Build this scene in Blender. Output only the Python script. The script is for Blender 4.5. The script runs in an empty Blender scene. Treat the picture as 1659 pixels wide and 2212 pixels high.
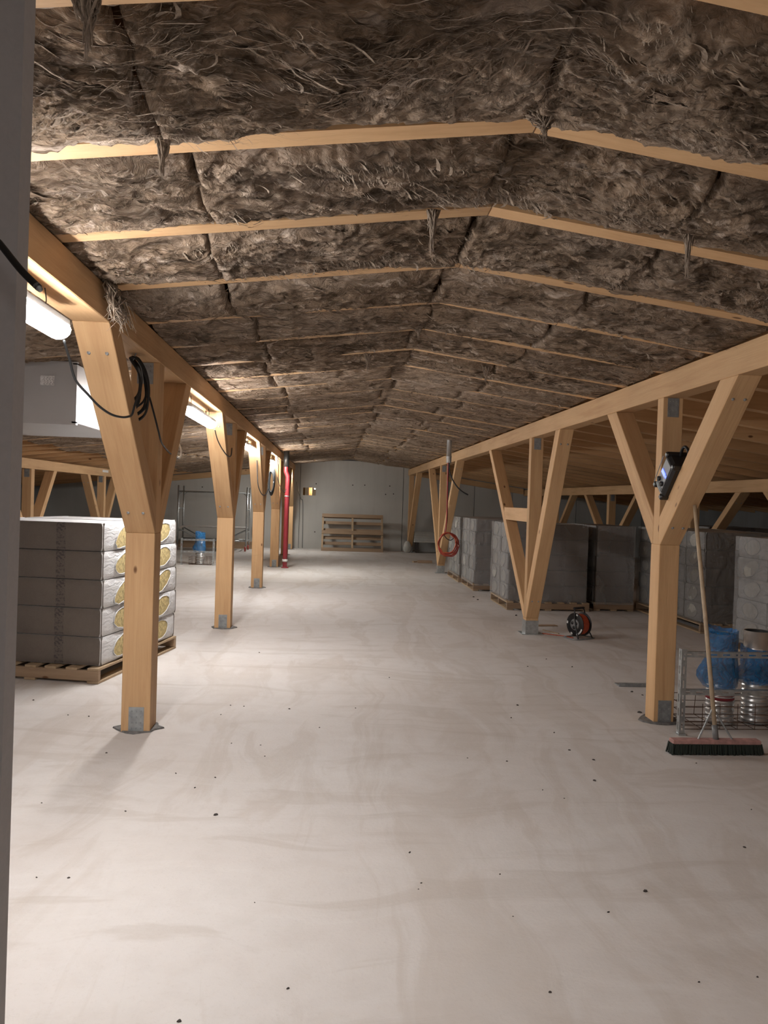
import bpy, math, random
import numpy as np
from mathutils import Vector, Matrix
random.seed(7); RNG = np.random.default_rng(11)
SC = bpy.context.scene; COL = SC.collection
R = math.radians

# ------------------------------------------------------------------ camera, world, exposure
YAW, PITCH, ROLL = 3.9713, -0.8409, 0.031
CAM = Vector((0, 0, 1.6))
_y, _p = R(YAW), R(PITCH)
FW = Vector((math.sin(_y)*math.cos(_p), math.cos(_y)*math.cos(_p), math.sin(_p)))
_R0 = Vector((math.cos(_y), -math.sin(_y), 0)); _U0 = _R0.cross(FW)
RT = _R0*math.cos(ROLL) + _U0*math.sin(ROLL); UP = -_R0*math.sin(ROLL) + _U0*math.cos(ROLL)
cd = bpy.data.cameras.new('camera'); cam = bpy.data.objects.new('camera', cd); COL.objects.link(cam)
M = Matrix((RT, UP, -FW)).transposed().to_4x4(); M.translation = CAM
cam.matrix_world = M
cd.sensor_fit = 'VERTICAL'; cd.sensor_height = 24.0; cd.lens = 24.0*1661/2212
cd.clip_start = .05; cd.clip_end = 200
SC.camera = cam
w = bpy.data.worlds.new('world'); SC.world = w; w.use_nodes = True
w.node_tree.nodes['Background'].inputs[0].default_value = (.5, .55, .6, 1)
w.node_tree.nodes['Background'].inputs[1].default_value = .02
SC.view_settings.view_transform = 'Standard'; SC.view_settings.look = 'None'
SC.view_settings.gamma = 1; SC.view_settings.use_curve_mapping = False
SC.view_settings.exposure = 0.33
LAMP = 105.0                       # radiance of the batten diffusers
LAMPC = (1.0, .975, .955)

def floorpt(px, py, z=0):
    d = FW + RT*((px-829.5)/1661) + UP*((1106-py)/1661)
    t = (z-CAM.z)/d.z
    return CAM + d*t

# ------------------------------------------------------------------ numpy noise
_T = RNG.permutation(256); _T = np.concatenate([_T, _T, _T])
_G = np.stack([np.cos(np.arange(256)*2.399), np.sin(np.arange(256)*2.399)], 1)
def pn(x, y):
    xi = np.floor(x).astype(int); yi = np.floor(y).astype(int); xf = x-xi; yf = y-yi
    xi &= 255; yi &= 255
    u = xf*xf*xf*(xf*(xf*6-15)+10); v = yf*yf*yf*(yf*(yf*6-15)+10)
    def g(a, b, dx, dy):
        h = _T[_T[a]+b]; q = _G[h]; return q[..., 0]*dx+q[..., 1]*dy
    n00 = g(xi, yi, xf, yf); n10 = g(xi+1, yi, xf-1, yf)
    n01 = g(xi, yi+1, xf, yf-1); n11 = g(xi+1, yi+1, xf-1, yf-1)
    a = n00+u*(n10-n00); b = n01+u*(n11-n01)
    return (a+v*(b-a))*1.5
def fbm(x, y, o=3, l=2.0, g=.5):
    s = 0; a = 1; t = 0
    for i in range(o):
        s = s+a*pn(x+i*17.3, y+i*9.1); t += a; x = x*l; y = y*l; a *= g
    return s/t
def ridged(x, y, o=4, g=.55):
    s = 0; a = 1; t = 0
    for i in range(o):
        s = s+a*(1-2*np.abs(pn(x+i*31.7, y+i*11.9))); t += a; x = x*2.03; y = y*2.03; a *= g
    return s/t

# ------------------------------------------------------------------ materials
MATS = {}
class NT:
    def __init__(s, name):
        s.m = bpy.data.materials.new(name); s.m.use_nodes = True; s.t = s.m.node_tree
        s.b = s.t.nodes['Principled BSDF']; s.out = s.t.nodes['Material Output']
    def n(s, typ, props=None, **ins):
        nd = s.t.nodes.new(typ)
        for k, v in (props or {}).items(): setattr(nd, k, v)
        for k, v in ins.items():
            key = int(k[1:]) if k[0] == 'i' and k[1:].isdigit() else k.replace('_', ' ')
            s.set(nd.inputs[key], v)
        return nd
    def set(s, sock, v):
        if isinstance(v, bpy.types.NodeSocket): s.t.links.new(v, sock)
        elif isinstance(v, (tuple, list)) and len(v) == 3 and sock.type == 'RGBA': sock.default_value = (*v, 1)
        else: sock.default_value = v
    def P(s, **k):
        for a, v in k.items(): s.set(s.b.inputs[a.replace('_', ' ')], v)
    def coord(s, kind='Object'): return s.n('ShaderNodeTexCoord').outputs[kind]
    def mapv(s, v, scale=(1, 1, 1), rot=(0, 0, 0), loc=(0, 0, 0)):
        return s.n('ShaderNodeMapping', None, Vector=v, Scale=scale, Rotation=rot, Location=loc).outputs[0]
    def noise(s, v, sc=5, det=4, rough=.55, dist=0):
        return s.n('ShaderNodeTexNoise', None, Vector=v, Scale=sc, Detail=det, Roughness=rough, Distortion=dist)
    def ramp(s, f, stops):
        r = s.n('ShaderNodeValToRGB', None, Fac=f); e = r.color_ramp.elements
        while len(e) < len(stops): e.new(.5)
        for q, (p, c) in zip(e, stops):
            q.position = p; q.color = (c, c, c, 1) if not isinstance(c, (tuple, list)) else (*c, 1)
        return r.outputs[0]
    def mix(s, f, a, b, mode='MIX'):
        nd = s.n('ShaderNodeMix', {'data_type': 'RGBA', 'blend_type': mode})
        s.set(nd.inputs[0], f); s.set(nd.inputs[6], a); s.set(nd.inputs[7], b)
        return nd.outputs[2]
    def math(s, op, a, b=0.0, c=None):
        nd = s.n('ShaderNodeMath', {'operation': op}); s.set(nd.inputs[0], a); s.set(nd.inputs[1], b)
        if c is not None: s.set(nd.inputs[2], c)
        return nd.outputs[0]
    def bump(s, h, dist=.01, st=1.0, prev=None):
        nd = s.n('ShaderNodeBump', None, Height=h, Distance=dist, Strength=st)
        if prev is not None: s.set(nd.inputs['Normal'], prev)
        return nd.outputs[0]
    def rnd(s): return s.n('ShaderNodeObjectInfo').outputs['Random']

def simple(name, col, rough=.5, metal=0.0, var=0.0, sc=8, bump=0.0, spec=.5):
    if name in MATS: return MATS[name]
    t = NT(name); v = t.coord()
    if var or bump:
        nz = t.noise(v, sc, 5)
        c = t.mix(t.ramp(nz.outputs[0], [(.3, 0), (.7, 1)]), tuple(x*(1-var) for x in col), tuple(min(1, x*(1+var)) for x in col))
        t.P(Base_Color=c)
        if bump: t.P(Normal=t.bump(nz.outputs[0], bump))
    else: t.P(Base_Color=col)
    t.P(Roughness=rough, Metallic=metal, Specular_IOR_Level=spec)
    MATS[name] = t.m; return t.m

def wood(name, axis, base=(.63, .405, .215), dark=(.44, .245, .115)):
    t = NT(name); rn = t.rnd(); co = t.coord()
    off = t.n('ShaderNodeCombineXYZ', None, X=t.math('MULTIPLY', rn, 13.7), Y=t.math('MULTIPLY', rn, 7.1), Z=t.math('MULTIPLY', rn, 23.3)).outputs[0]
    v = t.n('ShaderNodeVectorMath', {'operation': 'ADD'}, i0=co, i1=off).outputs[0]
    sc = [9, 9, 9]; sc[axis] = .55
    g = t.noise(t.mapv(v, tuple(sc)), 2.2, 6, .6, .6).outputs[0]
    sf = [60, 60, 60]; sf[axis] = 2.5
    fine = t.noise(t.mapv(v, tuple(sf)), 2.0, 3, .6).outputs[0]
    bl = t.noise(v, 1.3, 2).outputs[0]
    c = t.mix(t.ramp(g, [(.32, 0), (.52, .35), (.70, 1)]), base, dark)
    c = t.mix(.75, base, c)
    c = t.mix(t.ramp(fine, [(.35, .0), (.75, .30)]), c, dark)
    c = t.mix(t.ramp(bl, [(.35, 0), (.7, .35)]), c, tuple(min(1, x*1.18) for x in base))
    ks = [3.2, 3.2, 3.2]; ks[axis] = 1.55
    vo = t.n('ShaderNodeTexVoronoi', None, Vector=t.mapv(v, tuple(ks)), Scale=1.35).outputs['Distance']
    kn = t.ramp(vo, [(.0, 1), (.045, .9), (.075, 0)])
    c = t.mix(kn, c, (.13, .055, .02))
    hv = t.n('ShaderNodeHueSaturation', None, Hue=.5, Saturation=1.0, Value=t.n('ShaderNodeMapRange', None, Value=rn, i3=.88, i4=1.10).outputs[0], Color=c).outputs[0]
    t.P(Base_Color=hv, Roughness=.62, Specular_IOR_Level=.3, Normal=t.bump(t.math('ADD', g, fine), .002, .5))
    MATS[name] = t.m; return t.m
WX, WY, WZ = wood('spruce_x', 0), wood('spruce_y', 1), wood('spruce_z', 2)
PW = wood('pallet_wood', 0, (.37, .26, .17), (.20, .125, .08))
PWY = wood('pallet_wood_y', 1, (.46, .34, .22), (.26, .17, .10))

def m_floor():
    t = NT('dusty_concrete'); co = t.coord()
    wv = t.noise(t.mapv(co, (.35, .35, .35)), 1.0, 3).outputs[1]
    v = t.n('ShaderNodeVectorMath', {'operation': 'MULTIPLY_ADD'}, i0=wv, i1=(1.1, 1.1, 0), i2=co).outputs[0]
    big = t.noise(v, .55, 4, .5).outputs[0]
    st = t.noise(t.mapv(v, (2.6, .55, 1), (0, 0, R(-38))), .9, 6, .62, .8).outputs[0]
    st2 = t.noise(t.mapv(v, (.5, 2.4, 1), (0, 0, R(12))), 1.1, 6, .6, 1.2).outputs[0]
    fine = t.noise(co, 55, 5, .65).outputs[0]
    med = t.noise(co, 7, 5, .6).outputs[0]
    c = t.mix(t.ramp(big, [(.35, 0), (.65, 1)]), (.560, .522, .495), (.605, .580, .563))
    c = t.mix(t.ramp(st, [(.50, 0), (.58, .30), (.72, .12)]), c, (.40, .34, .285))
    c = t.mix(t.ramp(st2, [(.55, 0), (.63, .32), (.78, .12)]), c, (.40, .35, .305))
    c = t.mix(t.ramp(st2, [(.22, .4), (.44, 0)]), c, (.68, .665, .65))
    c = t.mix(t.ramp(med, [(.3, .20), (.55, 0)]), c, (.44, .39, .35))
    c = t.mix(t.ramp(fine, [(.55, 0), (.8, .30)]), c, (.42, .37, .33))
    t.P(Base_Color=c, Roughness=.78, Specular_IOR_Level=.25, Normal=t.bump(t.math('ADD', fine, t.math('MULTIPLY', st, 2)), .004, .35))
    return t.m
def m_conc(name, a, b, sp=.22):
    t = NT(name); co = t.coord()
    n1 = t.noise(co, .9, 5, .55).outputs[0]; n2 = t.noise(co, 18, 5, .6).outputs[0]
    n3 = t.noise(t.mapv(co, (6, 6, .5)), 1, 4).outputs[0]
    c = t.mix(t.ramp(n1, [(.3, 0), (.7, 1)]), a, b)
    c = t.mix(t.ramp(n3, [(.5, 0), (.8, .25)]), c, tuple(x*.7 for x in a))
    vo = t.n('ShaderNodeTexVoronoi', None, Vector=co, Scale=9).outputs['Distance']
    c = t.mix(t.ramp(vo, [(.0, .7), (.06, 0)]), c, tuple(x*.45 for x in a))
    t.P(Base_Color=c, Roughness=.8, Specular_IOR_Level=sp, Normal=t.bump(n2, .003, .4)); return t.m
def m_wool(name, lo, mid, hi, bs=1.0):
    t = NT(name); co = t.coord()
    wv = t.noise(co, 2.3, 4, .55).outputs[1]
    v = t.n('ShaderNodeVectorMath', {'operation': 'MULTIPLY_ADD'}, i0=wv, i1=(.42, .42, .1), i2=co).outputs[0]
    a = t.noise(t.mapv(v, (5, 17, 9)), 1.0, 8, .62, .9).outputs[0]
    f = t.noise(t.mapv(v, (20, 85, 40)), 1.0, 6, .65, .5).outputs[0]
    b = t.noise(co, 1.6, 4, .6).outputs[0]
    s = t.noise(t.mapv(v, (3.0, 11, 5), loc=(7, 3, 1)), 1.0, 7, .66, 1.6).outputs[0]
    c = t.mix(t.ramp(a, [(.30, 0), (.60, 1)]), lo, mid)
    c = t.mix(t.ramp(b, [(.45, 0), (.75, .35)]), c, hi)
    c = t.mix(t.ramp(s, [(.56, 0), (.64, .65), (.72, .85)]), c, hi)
    c = t.mix(t.ramp(f, [(.52, 0), (.78, .55)]), c, hi)
    c = t.mix(t.ramp(f, [(.22, .7), (.42, 0)]), c, lo)
    h = t.math('ADD', t.math('MULTIPLY', a, 1.5), t.math('MULTIPLY', f, .45))
    t.P(Base_Color=c, Roughness=.95, Specular_IOR_Level=.1, Normal=t.bump(h, .045*bs, .9)); return t.m
FLOOR = m_floor()
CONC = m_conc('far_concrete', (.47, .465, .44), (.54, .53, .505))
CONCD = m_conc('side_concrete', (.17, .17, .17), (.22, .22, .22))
PLAST = simple('grey_painted_wall', (.40, .385, .385), .7, 0, .04, 60, .001)
WOOL = m_wool('brown_mineral_wool', (.095, .063, .040), (.375, .270, .188), (.68, .555, .455))
SHRED = m_wool('wool_shreds', (.17, .125, .09), (.31, .24, .18), (.52, .43, .36), .25)
GALV = simple('galvanised', (.50, .53, .54), .38, .85, .18, 30, .0006)
GALV2 = simple('galvanised_dull', (.34, .36, .37), .5, .6, .2, 25)
STEEL = simple('bright_steel', (.66, .67, .67), .25, .72, .08, 12)
BLACK = simple('black_rubber', (.018, .019, .02), .42)
DKPL = simple('black_plastic', (.012, .012, .013), .35)
GRPL = simple('grey_plastic', (.18, .18, .18), .4)
RED = simple('red_paint', (.27, .028, .038), .42, 0, .08, 6)
REDH = simple('red_hose', (.36, .04, .035), .4)
ORNG = simple('orange_cable', (.50, .085, .035), .5, 0, .25, 60)
WHITE = simple('white_plastic', (.75, .74, .72), .5)
LABEL = simple('paper_label', (.55, .52, .50), .7, 0, .25, 90)
RUST = simple('rusty_wire', (.13, .075, .05), .7, .4, .3, 40)
BRIS = simple('dark_bristle', (.016, .024, .018), .7)
PINK = simple('worn_pink_wood', (.40, .22, .20), .7, 0, .3, 22)
HANDW = simple('pale_handle_wood', (.46, .35, .235), .6, 0, .12, 20)
CRUMB = simple('dark_crumb', (.06, .05, .045), .9, 0, .4, 80)
FELT = simple('torn_felt', (.14, .135, .13), .9, 0, .4, 30, .003)
YWOOL = simple('yellow_wool', (.50, .40, .20), .95, 0, .38, 45, .006, .1)
SACK = simple('white_sack', (.55, .54, .50), .7, 0, .15, 9, .01)
REFL = simple('reflective_tape', (.72, .72, .70), .4)
BOARD = simple('white_board', (.50, .50, .47), .6, 0, .1, 5)

def m_emit(name, col, st):
    t = NT(name); t.P(Base_Color=(.8, .8, .8), Emission_Color=col, Emission_Strength=st); return t.m
TUBE = m_emit('lit_diffuser', LAMPC, LAMP)
TUBEF = m_emit('lit_diffuser_far', (.97, .97, .93), LAMP*1.7)
FILLB = m_emit('added_fill_diffuser', LAMPC, LAMP*.36)  # dimmer glow for the fill lamps added behind the camera
BLUELED = m_emit('blue_display', (.02, .11, 1.0), 1.6)
BULB = m_emit('far_bulb', (1, .9, .75), 60)

def m_brown_film():
    t = NT('brown_pack_film'); co = t.coord(); rn = t.rnd()
    n = t.noise(co, 3, 5, .6).outputs[0]; f = t.noise(co, 140, 3, .6).outputs[0]
    sx = t.n('ShaderNodeSeparateXYZ', None, Vector=co)
    band = t.math('LESS_THAN', t.math('ABSOLUTE', t.math('ADD', sx.outputs[0], -.22)), .042)
    pr = t.noise(t.mapv(co, (40, 40, 60)), 1.0, 2).outputs[0]
    ink = t.math('MULTIPLY', band, t.ramp(pr, [(.48, 0), (.6, .55)]))
    ink = t.math('ADD', ink, t.math('MULTIPLY', band, .14))
    c = t.mix(t.ramp(n, [(.3, 0), (.7, 1)]), (.125, .104, .089), (.165, .140, .120))
    c = t.mix(t.ramp(f, [(.4, 0), (.8, .3)]), c, (.22, .19, .165))
    c = t.mix(ink, c, (.04, .036, .04))
    t.P(Base_Color=c, Roughness=.55, Specular_IOR_Level=.3, Normal=t.bump(n, .01, .5)); return t.m
def m_white_film(name='white_pack_film', c0=(.60, .60, .61), c1=(.70, .70, .70), rough=.42):
    t = NT(name); co = t.coord()
    wv = t.noise(co, 3.5, 3).outputs[1]
    v = t.n('ShaderNodeVectorMath', {'operation': 'MULTIPLY_ADD'}, i0=wv, i1=(.25, .25, .25), i2=co).outputs[0]
    a = t.noise(t.mapv(v, (4, 5, 22)), 1.0, 5, .6, 1.0).outputs[0]
    c = t.mix(t.ramp(a, [(.35, 0), (.65, 1)]), c0, c1)
    t.P(Base_Color=c, Roughness=rough, Normal=t.bump(a, .022, .8)); return t.m
BFILM = m_brown_film(); WFILM = m_white_film(); GFILM = m_white_film('grey_pack_film', (.30, .295, .29), (.40, .39, .385))
def m_clear(name, col, alpha, rough=.12, sc=(3.5, 3.5, 1.4), bd=.03):
    t = NT(name); co = t.coord()
    wv = t.noise(co, 2.0, 3).outputs[1]
    v = t.n('ShaderNodeVectorMath', {'operation': 'MULTIPLY_ADD'}, i0=wv, i1=(.5, .5, .5), i2=co).outputs[0]
    a = t.noise(t.mapv(v, sc, (R(20), 0, R(15))), 1.6, 5, .6, 1.4).outputs[0]
    t.P(Base_Color=col, Roughness=rough, Specular_IOR_Level=.8, Normal=t.bump(a, bd, 1.0))
    al = t.math('ADD', t.ramp(a, [(.40, 0), (.8, .12)]), alpha)
    t.P(Alpha=al); return t.m
CLEAR = m_clear('stretch_film', (.44, .43, .425), .40, .2)
GLOSSF = m_clear('glossy_stretch_film', (.42, .41, .39), .38, .15, (4, 4, 1.6), .10)
BLUEF = m_clear('blue_film', (.01, .25, .66), .55, .12, (11, 11, 6), .05)

# ------------------------------------------------------------------ mesh helpers
class MB:
    def __init__(s): s.v = []; s.f = []; s.mi = []; s.cur = 0
    def add(s, vs, fs):
        o = len(s.v); s.v += [tuple(p) for p in vs]; s.f += [tuple(i+o for i in f) for f in fs]; s.mi += [s.cur]*len(fs); return s
    def box(s, x0, x1, y0, y1, z0, z1, m=None):
        vs = [Vector((x, y, z)) for z in (z0, z1) for y in (y0, y1) for x in (x0, x1)]
        if m is not None: vs = [m @ p for p in vs]
        return s.add(vs, [(0, 2, 3, 1), (4, 5, 7, 6), (0, 1, 5, 4), (2, 6, 7, 3), (0, 4, 6, 2), (1, 3, 7, 5)])
    def prism(s, poly, x0, x1, axis=0):
        n = len(poly); vs = []
        for x in (x0, x1):
            for (a, b) in poly: vs.append((x, a, b) if axis == 0 else ((a, x, b) if axis == 1 else (a, b, x)))
        return s.add(vs, [tuple(range(n))[::-1], tuple(range(n, 2*n))]+[(i, (i+1) % n, n+(i+1) % n, n+i) for i in range(n)])
    def tube(s, pts, r, n=8, cap=True):
        pts = [Vector(p) for p in pts]; k = len(pts); rs = r if isinstance(r, (list, tuple)) else [r]*k
        t0 = (pts[1]-pts[0]).normalized(); nr = t0.orthogonal().normalized(); vs = []
        for i, p in enumerate(pts):
            t = (pts[min(i+1, k-1)]-pts[max(i-1, 0)]).normalized()
            nr = (nr-t*nr.dot(t)).normalized(); b = t.cross(nr)
            for j in range(n):
                a = 2*math.pi*j/n; vs.append(p+(nr*math.cos(a)+b*math.sin(a))*rs[i])
        fs = [(i*n+j, i*n+(j+1) % n, (i+1)*n+(j+1) % n, (i+1)*n+j) for i in range(k-1) for j in range(n)]
        if cap: fs += [tuple(range(n))[::-1], tuple((k-1)*n+j for j in range(n))]
        return s.add(vs, fs)
    def lathe(s, prof, n=24, c=(0, 0, 0), axis=2, cap=False):
        vs = []
        for (r, z) in prof:
            for j in range(n):
                a = 2*math.pi*j/n; x, y = r*math.cos(a), r*math.sin(a)
                p = (x, y, z) if axis == 2 else ((z, x, y) if axis == 0 else (x, z, y))
                vs.append((p[0]+c[0], p[1]+c[1], p[2]+c[2]))
        k = len(prof)
        fs = [(i*n+j, i*n+(j+1) % n, (i+1)*n+(j+1) % n, (i+1)*n+j) for i in range(k-1) for j in range(n)]
        if cap: fs += [tuple(range(n))[::-1], tuple((k-1)*n+j for j in range(n))]
        return s.add(vs, fs)
    def build(s, name, mat, parent=None, smooth=False, bevel=0, loc=None, kind=None, label=None):
        me = bpy.data.meshes.new(name); me.from_pydata(s.v, [], s.f)
        for m in (mat if isinstance(mat, (list, tuple)) else [mat]): me.materials.append(m)
        if any(s.mi): me.polygons.foreach_set('material_index', s.mi)
        if smooth: me.polygons.foreach_set('use_smooth', [True]*len(me.polygons))
        me.update()
        o = link(name, me, parent, loc)
        if bevel:
            b = o.modifiers.new('bevel', 'BEVEL'); b.width = bevel; b.segments = 1; b.limit_method = 'ANGLE'
        if kind: o['kind'] = kind
        if label: o['label'] = label
        return o
def link(name, me, parent=None, loc=None):
    o = bpy.data.objects.new(name, me); COL.objects.link(o)
    if parent is not None: o.parent = parent
    if loc is not None: o.location = loc
    return o
def tag(o, label, cat, group=None):
    o['label'] = label; o['category'] = cat
    if group: o['group'] = group
    return o
def thing(name, label, cat, loc=(0, 0, 0), rz=0, group=None):
    o = bpy.data.objects.new(name, None); COL.objects.link(o); o.location = loc; o.rotation_euler = (0, 0, rz)
    o.empty_display_size = .1
    return tag(o, label, cat, group)
def struct(o): o['kind'] = 'structure'; return o
def copy_tree(root, loc, rz, label):
    r = root.copy(); COL.objects.link(r); r.location = loc; r.rotation_euler = (0, 0, rz); r['label'] = label
    for ch in [o for o in KIDS[root.name]]:
        c = ch.copy(); COL.objects.link(c); c.parent = r
    return r
KIDS = {}
def smoothpath(pts, n=8):
    P = [Vector(p) for p in pts]; P = [P[0]*2-P[1]]+P+[P[-1]*2-P[-2]]; out = []
    for i in range(1, len(P)-2):
        for k in range(n):
            t = k/n; a, b, c, d = P[i-1], P[i], P[i+1], P[i+2]
            out.append(.5*((2*b)+(c-a)*t+(2*a-5*b+4*c-d)*t*t+(3*b-a-3*c+d)*t**3))
    out.append(P[-2]); return out
def gridmesh(name, X, Y, Z, mat, parent, smooth=True):
    ny, nx = X.shape; co = np.stack([X, Y, Z], -1).reshape(-1, 3).astype(np.float32)
    i = np.arange((ny-1)*(nx-1)); r = i//(nx-1); c = i % (nx-1); a = r*nx+c
    q = np.stack([a, a+nx, a+nx+1, a+1], 1).astype(np.int32)     # normals face down
    return rawmesh(name, co, q, mat, parent, smooth)
def rawmesh(name, co, q, mat, parent, smooth=True):
    me = bpy.data.meshes.new(name); me.vertices.add(len(co)); me.vertices.foreach_set('co', co.ravel())
    me.loops.add(q.size); me.loops.foreach_set('vertex_index', q.ravel())
    me.polygons.add(len(q)); me.polygons.foreach_set('loop_start', np.arange(0, q.size, 4, dtype=np.int32))
    me.polygons.foreach_set('loop_total', np.full(len(q), 4, np.int32))
    if smooth: me.polygons.foreach_set('use_smooth', np.ones(len(q), bool))
    me.update(calc_edges=True); me.materials.append(mat)
    return link(name, me, parent)

# ------------------------------------------------------------------ room shell
RX, RZ, SL, SR = .65, 2.875, .120, .135
XL, XR, YB, YF = -9.0, 10.2, -3.0, 24.65
def roof(x): return np.where(x < RX, RZ-SL*(RX-x), RZ-SR*(x-RX))
struct(MB().box(XL-.2, XR+.2, YB-.2, YF+.4, -.2, 0).build('floor', FLOOR))
# ceiling deck above the rafters
dk = MB()
dk.prism([(XL-.2, float(roof(XL-.2))+.20), (RX, RZ+.20), (XR+.2, float(roof(XR+.2))+.20), (XR+.2, float(roof(XR+.2))+.25), (RX, RZ+.26), (XL-.2, float(roof(XL-.2))+.25)], YB-.2, YF+.4, axis=1)
ceiling = struct(dk.build('ceiling', WY))
RY0, RSP = 1.745, .768
rl = MB().prism([(XL, float(roof(XL))-RZ), (-RX*0+RX, 0), (RX, .2), (XL, float(roof(XL))-RZ+.2)], 0, .10, axis=1)
rl.v = [(x-RX, y, z) for x, y, z in rl.v]
rr = MB().prism([(RX+.006, -.001), (XR, float(roof(XR))-RZ), (XR, float(roof(XR))-RZ+.2), (RX+.006, .2)], 0, .10, axis=1)
rr.v = [(x-RX, y, z) for x, y, z in rr.v]
NR = int((YF-RY0)/RSP)+1
ry = [RY0+RSP*k for k in range(-6, NR)]
r1 = rl.build('rafter', WX, ceiling, loc=(RX, ry[0], RZ)); r2 = rr.build('rafter', WX, ceiling, loc=(RX, ry[0], RZ))
for yy in ry[1:]:
    for p in (r1, r2):
        c = p.copy(); COL.objects.link(c); c.location = (RX, yy, RZ)

# walls
def wall(name, poly_or_box, mat):
    return struct(MB().box(*poly_or_box).build(name, mat))
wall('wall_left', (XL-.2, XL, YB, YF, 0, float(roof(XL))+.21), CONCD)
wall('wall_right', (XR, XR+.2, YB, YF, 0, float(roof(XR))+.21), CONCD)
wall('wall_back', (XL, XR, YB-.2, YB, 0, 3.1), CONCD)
struct(MB().prism([(-4.6, 0), (-.5957, 0), (-.5791, 2.67), (-4.6, 2.67)], 1.45, 1.50, axis=1).build('wall_front', PLAST))
# far wall: cast panels with open joints, one with a small opening
wf = struct(MB().box(XL, -.92, YF+.06, YF+.25, 0, 3.0).box(-.47, XR, YF+.06, YF+.25, 0, 3.0).box(-.92, -.47, YF+.06, YF+.25, 0, 1.69).box(-.92, -.47, YF+.06, YF+.25, 1.95, 3.0).build('wall_far', CONCD))
js = [XL, -6.1, -3.4, -.99, 2.31, 4.63, 5.88, 8.0, XR]
for a, b in zip(js[:-1], js[1:]):
    g = .008; bb = MB()
    if a == -.99:
        bb.box(a+g, -.90, YF, YF+.055, 0, 2.84).box(-.49, b-g, YF, YF+.055, 0, 2.84)
        bb.box(-.90, -.49, YF, YF+.055, 0, 1.70).box(-.90, -.49, YF, YF+.055, 1.945, 2.84)
    else: bb.box(a+g, b-g, YF, YF+.055, 0, 2.84)
    bb.build('concrete_panel', CONC, wf)
for (px, py) in [(683, 1045), (762, 1048), (788, 1048), (842, 1050), (680, 1149), (833, 1068), (850, 1067), (600, 1075), (437, 1052)]:
    d = FW+RT*((px-829.5)/1661)+UP*((1106-py)/1661); p = CAM+d*((YF-.002)/d.y)
    MB().lathe([(.02, -.004), (.02, .002)], 12, tuple(p), 1, True).build('tie_hole', CRUMB, wf)
# room seen through the opening
struct(MB().box(-1.6, .4, YF+1.3, YF+1.35, .9, 2.5).box(-1.6, -1.55, YF+.25, YF+1.3, .9, 2.5).box(.35, .4, YF+.25, YF+1.3, .9, 2.5).box(-1.6, .4, YF+.25, YF+1.35, .85, .9).box(-1.6, .4, YF+.25, YF+1.35, 2.5, 2.55).build('wall_beyond', PLAST))
tag(MB().box(-.72, -.62, YF+.35, YF+.5, .905, 2.495).build('timber_stud', WZ), 'lit wooden stud seen through the small opening in the far wall', 'stud')
tag(MB().box(-.94, -.86, YF+.7, YF+.8, .905, 2.495).build('timber_stud', WZ), 'narrow strip of wood at the left edge of the small wall opening', 'stud')
lb = thing('bulb_lamp', 'tiny bright bulb glimpsed in the top right of the wall opening', 'lamp', (-.53, YF+.33, 1.915))
MB().lathe([(.001, -.02), (.016, -.012), (.02, 0), (.016, .012), (.001, .02)], 12).build('bulb', BULB, lb, True)
MB().tube([(0, 0, .02), (0, 0, .585)], .004).build('flex', BLACK, lb)
pl = bpy.data.lights.new('bulb_light', 'POINT'); pl.energy = 6; pl.color = (1, .72, .42); pl.shadow_soft_size = .03
po = bpy.data.objects.new('bulb_light', pl); COL.objects.link(po); po.parent = lb; po.location = (-.0, -.05, -.06)

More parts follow.
